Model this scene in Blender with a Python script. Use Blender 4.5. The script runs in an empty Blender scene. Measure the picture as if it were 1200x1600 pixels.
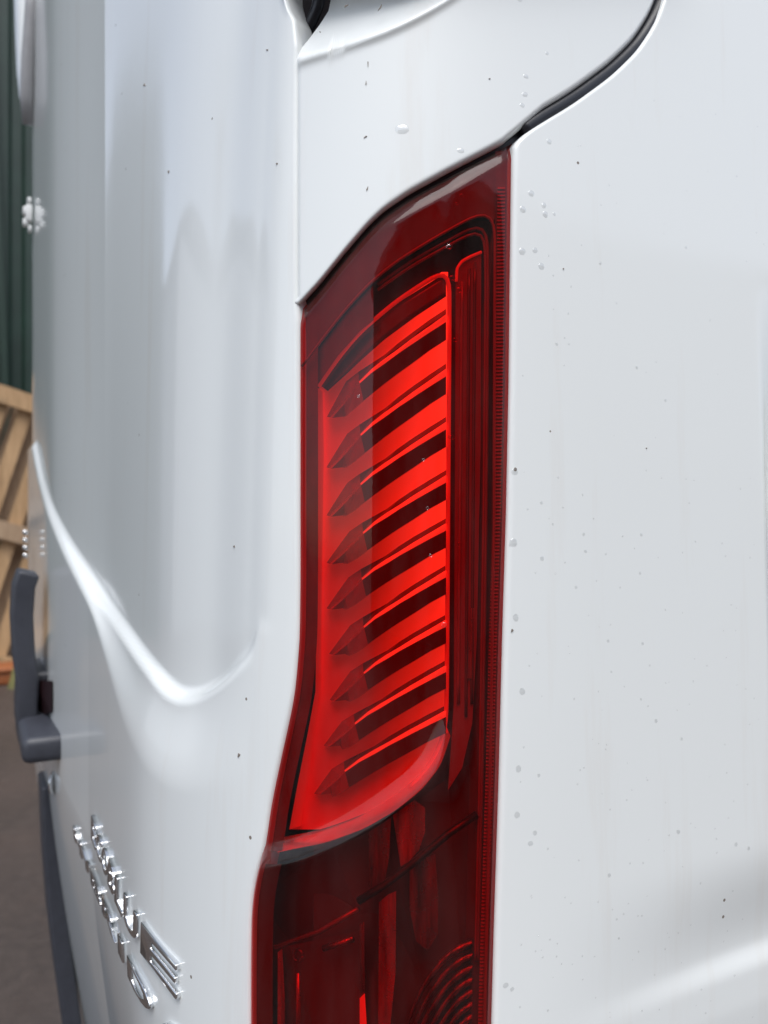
import bpy, bmesh, math, random
import numpy as np
from mathutils import Vector, Matrix
random.seed(7); np.random.seed(7)
SC = bpy.context.scene
COL = SC.collection
# ------------------------------------------------------------------ camera
F_PX, U0, V0 = 1300.0, 600.0, 780.0           # focal length and horizon, in pixels of the 1200x1600 photo
TH = math.radians(63.9)                       # heading of the lens, measured from the van's forward axis (+X)
CAM = np.array([-0.09, -0.498, 1.30])
D2 = np.array([math.cos(TH), math.sin(TH)]); R2 = np.array([math.sin(TH), -math.cos(TH)])
cd = bpy.data.cameras.new('camera'); cam = bpy.data.objects.new('camera', cd); COL.objects.link(cam)
cam.location = CAM; cam.rotation_euler = (math.radians(90), 0, TH - math.radians(90))
cd.sensor_fit = 'VERTICAL'; cd.sensor_height = 36; cd.sensor_width = 27
cd.lens = 36 * F_PX / 1600; cd.shift_y = (V0 - 800) / 1600
cd.clip_start = 0.02; cd.clip_end = 600
cd.dof.use_dof = True; cd.dof.focus_distance = 0.62; cd.dof.aperture_fstop = 6.5
SC.camera = cam
# ------------------------------------------------------------------ sky, sun, exposure (overcast)
SUN_EL, SUN_AZ = math.radians(62), math.radians(203)   # azimuth clockwise from +Y
w = bpy.data.worlds.new('World'); SC.world = w; w.use_nodes = True
nt = w.node_tree; nt.nodes.clear()
sky = nt.nodes.new('ShaderNodeTexSky'); sky.sky_type = 'NISHITA'; sky.sun_disc = False
sky.sun_elevation = SUN_EL; sky.sun_rotation = SUN_AZ
sky.air_density = 1.0; sky.dust_density = 1.5; sky.ozone_density = 1.0
hs = nt.nodes.new('ShaderNodeHueSaturation'); hs.inputs['Saturation'].default_value = 0.54
bg = nt.nodes.new('ShaderNodeBackground'); bg.inputs['Strength'].default_value = 0.13
wo = nt.nodes.new('ShaderNodeOutputWorld')
nt.links.new(sky.outputs[0], hs.inputs['Color']); nt.links.new(hs.outputs[0], bg.inputs['Color']); nt.links.new(bg.outputs[0], wo.inputs['Surface'])
sl = bpy.data.lights.new('sun', 'SUN'); sl.energy = 1.5; sl.angle = math.radians(45); sl.color = (1.0, 0.985, 0.965)
sun = bpy.data.objects.new('sun', sl); COL.objects.link(sun)
sd = Vector((math.sin(SUN_AZ) * math.cos(SUN_EL), math.cos(SUN_AZ) * math.cos(SUN_EL), math.sin(SUN_EL)))
sun.rotation_euler = sd.to_track_quat('Z', 'Y').to_euler(); sun.location = (-3, -3, 6)
SC.view_settings.view_transform = 'Standard'; SC.view_settings.look = 'None'
SC.view_settings.exposure = 0.88; SC.view_settings.gamma = 1.0
try: SC.view_settings.use_curve_mapping = False
except Exception: pass
SC.cycles.max_bounces = 8; SC.cycles.diffuse_bounces = 3; SC.cycles.transparent_max_bounces = 16
SC.cycles.transmission_bounces = 8; SC.cycles.glossy_bounces = 5
# ------------------------------------------------------------------ material helpers
def mat(name):
    m = bpy.data.materials.new(name); m.use_nodes = True
    n = m.node_tree; return m, n, n.nodes['Principled BSDF']
def N(n, t, **k):
    x = n.nodes.new(t)
    for a, b in k.items(): setattr(x, a, b)
    return x
def coords(n, scale=(1, 1, 1)):
    tc = N(n, 'ShaderNodeTexCoord'); mp = N(n, 'ShaderNodeMapping'); mp.inputs['Scale'].default_value = scale
    n.links.new(tc.outputs['Object'], mp.inputs['Vector']); return mp.outputs[0]
def noise(n, vec, scale, detail=4, rough=.5):
    x = N(n, 'ShaderNodeTexNoise'); x.inputs['Scale'].default_value = scale; x.inputs['Detail'].default_value = detail
    x.inputs['Roughness'].default_value = rough
    n.links.new(vec, x.inputs['Vector']); return x.outputs['Fac']
def ramp(n, fac, stops):
    r = N(n, 'ShaderNodeValToRGB'); e = r.color_ramp.elements
    e[0].position, e[0].color = stops[0][0], (*stops[0][1], 1); e[1].position, e[1].color = stops[-1][0], (*stops[-1][1], 1)
    for p, c in stops[1:-1]:
        q = e.new(p); q.color = (*c, 1)
    n.links.new(fac, r.inputs[0]); return r.outputs[0]
def mixc(n, fac, a, b, mode='MIX'):
    x = N(n, 'ShaderNodeMix', data_type='RGBA', blend_type=mode)
    for sock, v in ((x.inputs[0], fac), (x.inputs[6], a), (x.inputs[7], b)):
        if isinstance(v, (float, int)): sock.default_value = v
        elif isinstance(v, tuple): sock.default_value = (*v, 1)
        else: n.links.new(v, sock)
    return x.outputs[2]
def bump(n, h, strength, dist, b):
    x = N(n, 'ShaderNodeBump'); x.inputs['Strength'].default_value = strength; x.inputs['Distance'].default_value = dist
    n.links.new(h, x.inputs['Height']); n.links.new(x.outputs[0], b.inputs['Normal'])
def simple(name, col, rough=.4, metal=0., spec=.5, coat=0., var=0., vscale=30, bmp=0., emit=None):
    m, n, b = mat(name)
    b.inputs['Base Color'].default_value = (*col, 1); b.inputs['Roughness'].default_value = rough
    b.inputs['Metallic'].default_value = metal; b.inputs['Specular IOR Level'].default_value = spec
    b.inputs['Coat Weight'].default_value = coat; b.inputs['Coat Roughness'].default_value = .03
    if var or bmp:
        f = noise(n, coords(n), vscale, 6, .6)
        if var:
            c = ramp(n, f, [(.25, tuple(x * (1 - var) for x in col)), (.75, tuple(min(1, x * (1 + var)) for x in col))])
            n.links.new(c, b.inputs['Base Color'])
        if bmp: bump(n, f, bmp, .002, b)
    if emit:
        b.inputs['Emission Color'].default_value = (*emit[0], 1); b.inputs['Emission Strength'].default_value = emit[1]
    return m
def make_paint():
    m, n, b = mat('white_paint')
    v = coords(n); vs = coords(n, (26, 26, 1.6))
    film = noise(n, v, 3.0, 3); streak = noise(n, vs, 1.0, 5, .65)
    c = mixc(n, ramp(n, film, [(.35, (0, 0, 0)), (.75, (.35,) * 3)]), (.79, .82, .815), (.76, .782, .772))
    c = mixc(n, ramp(n, streak, [(.56, (0, 0, 0)), (.80, (.55,) * 3)]), c, (.70, .68, .64))
    # road-dirt specks
    vo = N(n, 'ShaderNodeTexVoronoi'); vo.inputs['Scale'].default_value = 30; n.links.new(v, vo.inputs['Vector'])
    sp = N(n, 'ShaderNodeSeparateColor'); n.links.new(vo.outputs['Color'], sp.inputs[0])
    a = N(n, 'ShaderNodeMath', operation='LESS_THAN'); a.inputs[1].default_value = .042; n.links.new(vo.outputs['Distance'], a.inputs[0])
    g = N(n, 'ShaderNodeMath', operation='GREATER_THAN'); g.inputs[1].default_value = .80; n.links.new(sp.outputs[0], g.inputs[0])
    mu = N(n, 'ShaderNodeMath', operation='MULTIPLY'); n.links.new(a.outputs[0], mu.inputs[0]); n.links.new(g.outputs[0], mu.inputs[1])
    c = mixc(n, mu.outputs[0], c, (.22, .19, .16))
    n.links.new(c, b.inputs['Base Color'])
    b.inputs['Roughness'].default_value = .38; b.inputs['Specular IOR Level'].default_value = .2
    b.inputs['Coat Weight'].default_value = 1.0; b.inputs['Coat IOR'].default_value = 1.36
    rr = ramp(n, noise(n, v, 9, 4), [(.3, (.03,) * 3), (.8, (.10,) * 3)])
    n.links.new(rr, b.inputs['Coat Roughness'])
    # faint orange peel in the clear coat
    x = N(n, 'ShaderNodeBump'); x.inputs['Strength'].default_value = .06; x.inputs['Distance'].default_value = .0006
    n.links.new(noise(n, v, 420, 2), x.inputs['Height']); n.links.new(x.outputs[0], b.inputs['Coat Normal'])
    return m
def schlick(n, f0, cap=1.0):
    lw = N(n, 'ShaderNodeLayerWeight'); lw.inputs['Blend'].default_value = .5
    p = N(n, 'ShaderNodeMath', operation='POWER'); p.inputs[1].default_value = 5.0; n.links.new(lw.outputs['Facing'], p.inputs[0])
    q = N(n, 'ShaderNodeMath', operation='MULTIPLY_ADD'); q.inputs[1].default_value = cap - f0; q.inputs[2].default_value = f0
    n.links.new(p.outputs[0], q.inputs[0]); return q.outputs[0]
def make_lens(name, tint, ior=1.52, haze=.02):
    m, n, b = mat(name); n.nodes.remove(b); out = n.nodes['Material Output']
    tr = N(n, 'ShaderNodeBsdfTransparent'); tr.inputs[0].default_value = (*tint, 1)
    gl = N(n, 'ShaderNodeBsdfGlossy'); gl.inputs['Roughness'].default_value = .025
    fr = schlick(n, ((ior - 1) / (ior + 1)) ** 2)
    v = coords(n)
    # thin film of dust and dried rain on the outside
    df = N(n, 'ShaderNodeBsdfDiffuse'); df.inputs[0].default_value = (.42, .36, .34, 1)
    hz = ramp(n, noise(n, coords(n, (18, 18, 3)), 1.5, 6, .65), [(.40, (0, 0, 0)), (.85, (haze * 2.2,) * 3)])
    ge = N(n, 'ShaderNodeNewGeometry'); sx = N(n, 'ShaderNodeSeparateXYZ'); n.links.new(ge.outputs['Normal'], sx.inputs[0])
    up = ramp(n, sx.outputs[2], [(.12, (0, 0, 0)), (.6, (.07,) * 3)]); up = mixc(n, 1.0, up, ramp(n, noise(n, coords(n, (1, 1, 1)), 90, 5, .7), [(.3, (.35,) * 3), (.7, (1,) * 3)]), 'MULTIPLY')
    hz = mixc(n, 1.0, hz, up, 'ADD')
    m1 = N(n, 'ShaderNodeMixShader'); m2 = N(n, 'ShaderNodeMixShader')
    n.links.new(hz, m1.inputs[0]); n.links.new(tr.outputs[0], m1.inputs[1]); n.links.new(df.outputs[0], m1.inputs[2])
    n.links.new(fr, m2.inputs[0]); n.links.new(m1.outputs[0], m2.inputs[1]); n.links.new(gl.outputs[0], m2.inputs[2])
    n.links.new(m2.outputs[0], out.inputs['Surface'])
    bp = N(n, 'ShaderNodeBump'); bp.inputs['Strength'].default_value = .05; bp.inputs['Distance'].default_value = .001
    n.links.new(noise(n, v, 60, 2), bp.inputs['Height']); n.links.new(bp.outputs[0], gl.inputs['Normal'])
    return m
M = {}
M['paint'] = make_paint()
M['lens'] = make_lens('red_lens_plastic', (.74, .036, .034), 1.40)
M['rubber'] = simple('black_rubber', (.012, .013, .018), .38, var=.3, vscale=80, bmp=.1)
M['void'] = simple('dark_primer', (.030, .014, .013), .6, var=.3, vscale=25)
M['housing'] = simple('black_housing', (.02, .008, .010), .35)
M['bezel'] = simple('black_bezel', (.12, .010, .016), .26)
M['border'] = simple('maroon_border', (.17, .026, .045), .45, var=.25, vscale=40)
def make_glow():
    m, n, b = mat('glowing_reflector'); b.inputs['Base Color'].default_value = (.95, .25, .16, 1); b.inputs['Roughness'].default_value = .28
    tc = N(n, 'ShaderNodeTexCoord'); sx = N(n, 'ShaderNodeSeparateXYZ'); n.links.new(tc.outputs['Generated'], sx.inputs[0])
    g = ramp(n, sx.outputs[0], [(.05, (.06,) * 3), (.45, (.18,) * 3), (.75, (.62,) * 3), (1, (.92,) * 3)])   # painted-in light: added glow grows toward the forward edge
    hgt = ramp(n, sx.outputs[2], [(.0, (.08,) * 3), (.25, (.40,) * 3), (.55, (1,) * 3)])  # the same added glow dims toward the bottom
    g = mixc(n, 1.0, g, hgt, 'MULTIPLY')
    b.inputs['Emission Color'].default_value = (1, .42, .20, 1); n.links.new(g, b.inputs['Emission Strength'])  # emission added to lift the reflector's brightness, no bulb modelled behind it
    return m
M['reflector'] = make_glow()
M['reflrim'] = simple('reflector_rim', (.95, .16, .10), .25, emit=((1, .30, .20), .16))  # faint emission added so the rims look brighter
M['flange'] = simple('flange_reflector', (.80, .10, .09), .22, metal=.6, emit=((1, .3, .2), .06))  # slight added glow brightens the flange
M['fin_tip'] = simple('smoked_fin_tip', (.40, .026, .042), .25, coat=.4, var=.2, vscale=120)
M['fin'] = simple('smoked_fin', (.13, .012, .020), .16, coat=.6)
M['chrome_red'] = simple('silvered_glow_strip', (.95, .40, .32), .12, metal=.7, emit=((1, .52, .30), .50))  # highlight on the fins' top bevels, put in as added emission
M['guide'] = simple('light_guide_plastic', (.30, .03, .035), .18, coat=.5)
def make_dim(name, a, b_):
    m, n, b = mat(name); f = noise(n, coords(n, (120, 120, 14)), 1.0, 4, .6)
    n.links.new(ramp(n, f, [(.35, a), (.65, b_)]), b.inputs['Base Color']); b.inputs['Metallic'].default_value = .75
    n.links.new(ramp(n, noise(n, coords(n), 60, 3), [(.3, (.16,) * 3), (.7, (.42,) * 3)]), b.inputs['Roughness']); bump(n, f, .5, .004, b); return m
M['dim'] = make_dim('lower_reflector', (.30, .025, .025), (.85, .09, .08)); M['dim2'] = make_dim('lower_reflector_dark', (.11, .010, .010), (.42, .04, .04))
M['groove'] = simple('groove_seal', (.30, .27, .28), .35)
M['chrome'] = simple('chrome', (.78, .79, .80), .16, metal=1.)
M['grey_plastic'] = simple('grey_plastic', (.040, .043, .055), .45, var=.15, vscale=60, bmp=.08)
M['grey_trim'] = simple('pale_grey_trim', (.30, .30, .31), .5, var=.1)
M['white_plastic'] = simple('white_plastic', (.72, .73, .72), .4, var=.06)
M['green'] = simple('green_steel', (.008, .026, .017), .5, var=.3, vscale=3, bmp=.1)
M['dkgreen'] = simple('green_steel_trim', (.008, .026, .016), .5, var=.2, vscale=3)
M['orange'] = simple('orange_plastic', (.28, .09, .03), .5, var=.15)
M['olive'] = simple('olive_board', (.20, .19, .07), .7, var=.3, vscale=12)
M['clad'] = simple('grey_cladding', (.38, .39, .40), .5, var=.12, vscale=2)
M['brick'] = simple('dark_brickwork', (.16, .12, .10), .8, var=.25, vscale=14)
M['fence'] = simple('galvanised_steel', (.40, .41, .42), .4, metal=.4, var=.1)
def make_wood(name, a, b_):
    m, n, b = mat(name)
    f = noise(n, coords(n, (14, 14, 1.2)), 3, 6, .6); g = noise(n, coords(n), 4, 4)
    c = ramp(n, f, [(.3, a), (.7, b_)]); c = mixc(n, ramp(n, g, [(.58, (0, 0, 0)), (.72, (.6,) * 3)]), c, (.16, .11, .07))
    n.links.new(c, b.inputs['Base Color']); b.inputs['Roughness'].default_value = .75; bump(n, f, .4, .004, b); return m
M['wood'] = make_wood('pallet_wood', (.30, .18, .085), (.50, .32, .17))
M['wood2'] = make_wood('weathered_wood', (.26, .17, .10), (.40, .28, .18))
def make_ground():
    m, n, b = mat('wet_asphalt'); v = coords(n)
    c = ramp(n, noise(n, v, 22, 10, .85), [(.3, (.022, .018, .016)), (.55, (.065, .050, .042)), (.8, (.13, .105, .09))])
    big = noise(n, v, 1.3, 4)
    c = mixc(n, ramp(n, big, [(.35, (0, 0, 0)), (.7, (.6,) * 3)]), c, (.085, .052, .036))
    n.links.new(c, b.inputs['Base Color'])
    n.links.new(ramp(n, big, [(.3, (.35,) * 3), (.7, (.75,) * 3)]), b.inputs['Roughness'])
    bump(n, noise(n, v, 90, 6, .7), .7, .01, b); return m
M['ground'] = make_ground()
def make_water():
    m, n, b = mat('rain_water'); n.nodes.remove(b); out = n.nodes['Material Output']
    tr = N(n, 'ShaderNodeBsdfTransparent'); tr.inputs[0].default_value = (.985, .987, .99, 1)
    gl = N(n, 'ShaderNodeBsdfGlossy'); gl.inputs['Roughness'].default_value = .03
    fr = schlick(n, .13, 1.0); mx = N(n, 'ShaderNodeMixShader')
    n.links.new(fr, mx.inputs[0]); n.links.new(tr.outputs[0], mx.inputs[1]); n.links.new(gl.outputs[0], mx.inputs[2])
    n.links.new(mx.outputs[0], out.inputs['Surface']); return m
M['water'] = make_water()
# ------------------------------------------------------------------ object helpers
def link(name, verts, faces, material, parent=None, smooth=True, mats=None, fmat=None):
    me = bpy.data.meshes.new(name); me.from_pydata([tuple(map(float, p)) for p in verts], [], faces)
    for mm in ([material] if mats is None else mats): me.materials.append(mm)
    me.polygons.foreach_set('use_smooth', [smooth] * len(me.polygons))
    if fmat is not None: me.polygons.foreach_set('material_index', fmat)
    bm = bmesh.new(); bm.from_mesh(me); bmesh.ops.recalc_face_normals(bm, faces=bm.faces); bm.to_mesh(me); bm.free()
    me.update(); o = bpy.data.objects.new(name, me); COL.objects.link(o)
    if parent is not None: o.parent = parent
    return o
def tag(o, label=None, cat=None, group=None, kind=None):
    for k, v in (('label', label), ('category', cat), ('group', group), ('kind', kind)):
        if v: o[k] = v
    return o
def empty(name, loc):
    o = bpy.data.objects.new(name, None); COL.objects.link(o); o.location = loc; return o
def local(o, P):                       # children of an empty at loc: world -> local (no rotation used)
    return [np.asarray(p) - np.array(o.location) for p in P]
class MB:
    def __init__(s): s.v = []; s.f = []
    def box(s, c, size, rot=None, bev=0.0):
        hx, hy, hz = (x / 2 for x in size); b = len(s.v)
        for sx in (-1, 1):
            for sy in (-1, 1):
                for sz in (-1, 1):
                    p = Vector((sx * hx, sy * hy, sz * hz))
                    if rot is not None: p = rot @ p
                    s.v.append((p.x + c[0], p.y + c[1], p.z + c[2]))
        for q in ((0, 1, 3, 2), (4, 6, 7, 5), (0, 4, 5, 1), (2, 3, 7, 6), (0, 2, 6, 4), (1, 5, 7, 3)): s.f.append(tuple(b + i for i in q))
        return s
    def tube(s, pts, r, n=8, cap=True):
        pts = [np.asarray(p, float) for p in pts]; b = len(s.v)
        for i, p in enumerate(pts):
            t = pts[min(i + 1, len(pts) - 1)] - pts[max(i - 1, 0)]; t /= np.linalg.norm(t) + 1e-12
            a = np.cross(t, [0.3, -0.9, 0.2]); a /= np.linalg.norm(a); c = np.cross(t, a)
            rr = r[i] if hasattr(r, '__len__') else r
            for k in range(n):
                an = 2 * math.pi * k / n; s.v.append(p + rr * (math.cos(an) * a + math.sin(an) * c))
        for i in range(len(pts) - 1):
            for k in range(n):
                s.f.append((b + i * n + k, b + i * n + (k + 1) % n, b + (i + 1) * n + (k + 1) % n, b + (i + 1) * n + k))
        if cap:
            s.f.append(tuple(b + k for k in range(n))[::-1]); s.f.append(tuple(b + (len(pts) - 1) * n + k for k in range(n)))
        return s
    def build(s, name, m, parent=None, smooth=False): return link(name, s.v, s.f, m, parent, smooth)
def bevel(o, width, seg=2):
    md = o.modifiers.new('bevel', 'BEVEL'); md.width = width; md.segments = seg; md.limit_method = 'ANGLE'; md.angle_limit = math.radians(35)
    for p in o.data.polygons: p.use_smooth = True
    return o
# ------------------------------------------------------------------ the van's plan curve (rear face -> corner -> side)
NODES = [(.30, 2.03), (.12, 1.98), (.032, 1.80), (.008, 1.45), (.0150, 1.006), (.0315, .690), (.0385, .553), (.0505, .2567), (.0645, .2053), (.0869, .1336),
         (.12, .07), (.16, .030), (.205, .009), (.256, .001), (.32, 0), (.6, 0), (1.2, 0), (2.4, 0)]
def smooth_curve(nodes):
    P = np.array(nodes); d = np.r_[0, np.cumsum(np.linalg.norm(np.diff(P, axis=0), axis=1))]
    s = np.r_[np.linspace(d[0], d[5], 300), np.linspace(d[5], d[14], 900)[1:], np.linspace(d[14], d[-1], 200)[1:]]
    X = np.stack([np.interp(s, d, P[:, k]) for k in (0, 1)], 1)
    u = np.linspace(0, d[-1], 6000); Y = np.stack([np.interp(u, s, X[:, k]) for k in (0, 1)], 1)
    for rad in (.10, .07, .045):                  # gaussian smoothing rounds the polyline into a pressed sheet
        k = int(rad / (u[1] - u[0])); ker = np.exp(-np.linspace(-2, 2, 2 * k + 1) ** 2); ker /= ker.sum()
        Y = np.stack([np.convolve(np.pad(Y[:, j], k, mode='reflect', reflect_type='odd'), ker, 'valid') for j in (0, 1)], 1)
    return Y
PL = smooth_curve(NODES)
PS = np.r_[0, np.cumsum(np.linalg.norm(np.diff(PL, axis=0), axis=1))]
Tn = np.gradient(PL, axis=0); Tn /= np.linalg.norm(Tn, axis=1)[:, None]
NR = np.stack([Tn[:, 1], -Tn[:, 0]], 1)           # outward normal
if NR[-1, 1] > 0: NR = -NR
SS = np.linspace(PS[0], PS[-1], 1600)
PLs = np.stack([np.interp(SS, PS, PL[:, k]) for k in (0, 1)], 1); NRs = np.stack([np.interp(SS, PS, NR[:, k]) for k in (0, 1)], 1)
LW = np.clip((.60 - PLs[:, 1]) / .50, 0, 1)
def lean(z, s):                                   # tumblehome: the side leans in above the shoulder, all tucks in low down
    q = z - CAM[2]; wgt = np.interp(s, SS, LW)
    return wgt * (-.035 * q - .05 * np.maximum(q, 0) ** 2) - .16 * np.maximum(-.42 - q, 0) ** 1.3
def at(s, z, off=0.):
    h = lean(z, s) + off
    return np.array([np.interp(s, SS, PLs[:, 0]) + np.interp(s, SS, NRs[:, 0]) * h, np.interp(s, SS, PLs[:, 1]) + np.interp(s, SS, NRs[:, 1]) * h, z])
def sz(u, v, off=0.):                             # ray through a pixel -> (s, z) on the body sheet shifted by off
    o = (u - U0) / F_PX; dr = D2 + o * R2; z = CAM[2]
    for _ in range(4):
        h = lean(z, SS) + off
        Q = PLs + NRs * h[:, None] - CAM[:2]
        g = dr[0] * Q[:, 1] - dr[1] * Q[:, 0]
        i = np.where((g[:-1] > 0) & (g[1:] <= 0))[0]
        if len(i) == 0: i = [int(np.argmax(g))]; s = SS[i[0]]
        else:
            i = i[-1]; s = SS[i] + (SS[i + 1] - SS[i]) * g[i] / (g[i] - g[i + 1])
        q = np.array([np.interp(s, SS, Q[:, 0]), np.interp(s, SS, Q[:, 1])])
        z = CAM[2] + (V0 - v) / F_PX * float(q @ D2)
    return s, z
TNs = np.stack([np.interp(SS, PS, Tn[:, k]) for k in (0, 1)], 1)
_UT = np.linspace(48, 1260, 300); _ST = None
def ip(s, A): return np.stack([np.interp(s, SS, A[:, 0]), np.interp(s, SS, A[:, 1])], -1)
def atv(s, z, off=0.):
    s = np.asarray(s, float); z = np.broadcast_to(np.asarray(z, float), s.shape); q = ip(s, PLs) + ip(s, NRs) * (lean(z, s) + off)[..., None]
    return np.concatenate([q, z[..., None]], -1)
def pixv(u, v, off=0.):                           # the same for whole arrays (Newton steps along the plan curve)
    global _ST
    if _ST is None: _ST = np.array([sz(x, V0)[0] for x in _UT])
    u = np.asarray(u, float); v = np.broadcast_to(np.asarray(v, float), u.shape); off = np.broadcast_to(np.asarray(off, float), u.shape)
    dr = D2 + ((u - U0) / F_PX)[..., None] * R2; s = np.interp(u, _UT, _ST); z = np.full(u.shape, CAM[2])
    for _ in range(9):
        Q = ip(s, PLs) + ip(s, NRs) * (lean(z, s) + off)[..., None] - CAM[:2]; T = ip(s, TNs)
        g = dr[..., 0] * Q[..., 1] - dr[..., 1] * Q[..., 0]; gp = dr[..., 0] * T[..., 1] - dr[..., 1] * T[..., 0]
        gp = np.where(np.abs(gp) < .03, -.03, gp); s = s - np.clip(g / gp, -.04, .04)
        z = CAM[2] + (V0 - v) / F_PX * (Q @ D2)
    return atv(s, z, off)
def pix(u, v, off=0.): return pixv(np.array([float(u)]), np.array([float(v)]), np.array([float(off)]))[0]
def ray(u, v, depth):
    o = (u - U0) / F_PX; p = CAM[:2] + depth * (D2 + o * R2); return np.array([p[0], p[1], CAM[2] + (V0 - v) / F_PX * depth])
def sstep(a, b, x):
    t = np.clip((x - a) / (b - a), 0, 1); return t * t * (3 - 2 * t)
def resample(pts, n):
    P = np.array(pts, float); d = np.r_[0, np.cumsum(np.linalg.norm(np.diff(P, axis=0), axis=1))]
    q = np.linspace(0, d[-1], n); return np.stack([np.interp(q, d, P[:, k]) for k in range(P.shape[1])], 1)
def rounded(pts, n=80, k=5):
    P = resample(pts, n); 
    for _ in range(k): P[1:-1] = .25 * P[:-2] + .5 * P[1:-1] + .25 * P[2:]
    return P
def gridfaces(nr, nc):
    return [(r * nc + c, r * nc + c + 1, (r + 1) * nc + c + 1, (r + 1) * nc + c) for r in range(nr - 1) for c in range(nc - 1)]
def polydist(P, x, y):
    """signed distance of point to open polyline P (positive on its right-hand side), and arc position"""
    a = P[:-1]; b = P[1:]; ab = b - a; ap = np.array([x, y]) - a
    t = np.clip((ap * ab).sum(1) / ((ab * ab).sum(1) + 1e-15), 0, 1); q = ap - ab * t[:, None]; d = np.hypot(q[:, 0], q[:, 1])
    i = int(np.argmin(d)); sg = ab[i, 0] * ap[i, 1] - ab[i, 1] * ap[i, 0]
    return (d[i] if sg > 0 else -d[i]), (i + t[i]) / len(a)
# ------------------------------------------------------------------ ground
me = MB(); R = 150
me.v = [(-R, -R, 0), (R, -R, 0), (R, R, 0), (-R, R, 0)]; me.f = [(0, 1, 2, 3)]
tag(me.build('ground', M['ground']), kind='structure')
# ------------------------------------------------------------------ the van
van = tag(empty('white_van', (0.9, 1.0, 0)), 'white van seen at its rear corner with tall red tail light', 'van')
LOC = np.array(van.location)
def part(name, verts, faces, m, parent=van, **k): return link(name, [np.asarray(p) - LOC for p in verts], faces, m, parent, **k)
# --- traced outlines of the lamp (photo pixels)
L_EDGE = rounded([(467, 300), (467, 480), (467, 900), (466, 1000), (458, 1090), (438, 1180), (421, 1260), (412, 1330), (399, 1375), (393, 1420), (392, 1500), (392, 1640), (391, 1900)], 160, 8)
R_EDGE = np.array([(806, 150), (805, 228), (801, 600), (797, 800), (791, 1000), (786, 1200), (778, 1450), (774, 1600), (769, 1900)], float)
T_EDGE = rounded([(467, 489), (500, 453), (540, 403), (575, 362), (600, 338), (640, 311), (700, 278), (760, 247), (806, 222)], 60, 3)
uL = lambda v: np.interp(v, L_EDGE[:, 1], L_EDGE[:, 0]); uR = lambda v: np.interp(v, R_EDGE[:, 1], R_EDGE[:, 0])
# --- rear door
zs = np.r_[np.linspace(.30, .70, 12)[:-1], np.linspace(.70, 1.72, 360), np.linspace(1.74, 2.75, 24)]
edge_px = [(440, -120), (440, -10), (447, 14), (456, 30), (460, 70), (460, 470)] + [(uL(v) - 5, v) for v in range(500, 1900, 20)]
E = np.array([sz(*p) for p in edge_px]); E = E[np.argsort(E[:, 1])]
door_edge = lambda z: np.interp(z, E[:, 1], E[:, 0])
cre = rounded([(50, 690), (54, 712), (61, 748), (74, 793), (100, 855), (150, 950), (200, 1030), (236, 1078), (258, 1095), (290, 1090), (340, 1062), (392, 1018), (408, 960), (411, 880), (411, 700), (411, 300), (411, -300)], 200, 5)
CRE = np.array([sz(u, v) for u, v in cre]); iR = int(np.argmax(cre[:, 0] > 404))
CB = CRE[:iR]; CB = CB[np.argsort(CB[:, 0])]; CSR = CRE[iR + 4, 0]
def recess(s, z):
    """pressed recess of the door: crisp lower bevel, soft right-hand side, sloping apron below"""
    s = np.asarray(s, float); z = np.asarray(z, float)
    zb = np.interp(s, CB[:, 0], CB[:, 1]); sl = (np.interp(s + .004, CB[:, 0], CB[:, 1]) - np.interp(s - .004, CB[:, 0], CB[:, 1])) / .008
    d = (z - zb) / np.sqrt(1 + sl ** 2)
    right = sstep(0, .085, CSR - s)                          # 0 at the soft right side
    ins = sstep(-.0065, .0065, d)
    far = .45 + .55 * sstep(1.0, .55, np.interp(s, SS, PLs[:, 1]))
    h = -far * (.0042 + .0058 * right) * ins * sstep(-.012, .022, CSR - s)
    wid = .014 + .062 * sstep(.62, .30, np.interp(s, SS, PLs[:, 1]))
    return h - .010 * far * sstep(-.01, .10, CSR - s) * (1 - sstep(0, 1, -d / wid))
S0 = .02
cols = np.r_[np.linspace(0, .2, 16)[:-1], np.linspace(.2, .5, 100)[:-1], np.linspace(.5, .985, 290), np.linspace(.988, 1, 5)]
rowsP = []
for z in zs:
    e = door_edge(z) - .0015
    ss_ = S0 + (e - S0) * cols; an = np.arange(1, 6) / 5 * math.pi / 2
    rowsP.append(atv(np.r_[ss_, e + .004 * np.sin(an), e + .0042], z, np.r_[recess(ss_, z), -.004 * (1 - np.cos(an)), -.022]))
nc = rowsP[0].shape[0]
door = part('rear_door', np.concatenate(rowsP), gridfaces(len(zs), nc), M['paint'])
# --- side panel
seam = rounded([(808, 224), (812, 216), (826, 205), (845, 193), (900, 160), (960, 116), (1000, 77), (1026, 36), (1040, 0), (1048, -40), (1052, -120), (1053, -400)], 90, 4)
side_px = [(uR(v) + 5, v) for v in range(1900, 240, -20)] + [(u + 3, v + 3) for u, v in seam]
E2 = np.array([sz(*p) for p in side_px]); o_ = np.argsort(E2[:, 1]); E2 = E2[o_]
side_edge = lambda z: np.interp(z, E2[:, 1], E2[:, 0])
s_of = lambda x: float(np.interp(x, PLs[:, 0][SS > 2.1], SS[SS > 2.1]))
def side_shape(s, z):
    x = np.interp(s, SS, PLs[:, 0]); q = z - CAM[2]; h = 0.
    f = sstep(.27, .52, x)
    h -= f * .010 * sstep(-.285, -.378, q) ** 1.2              # band that tucks under
    h += f * .0035 * sstep(-.374, -.395, q)               # and kicks out again below the crease
    rx = sstep(.515, .538, x); rz = sstep(-.245, -.222, q) * sstep(.20, .0, q)   # pressed panel at the far right
    h -= .012 * rx * rz
    return h
zs2 = np.r_[np.linspace(.30, .80, 20)[:-1], np.linspace(.80, 1.80, 280), np.linspace(1.81, 2.05, 8)]
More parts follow.
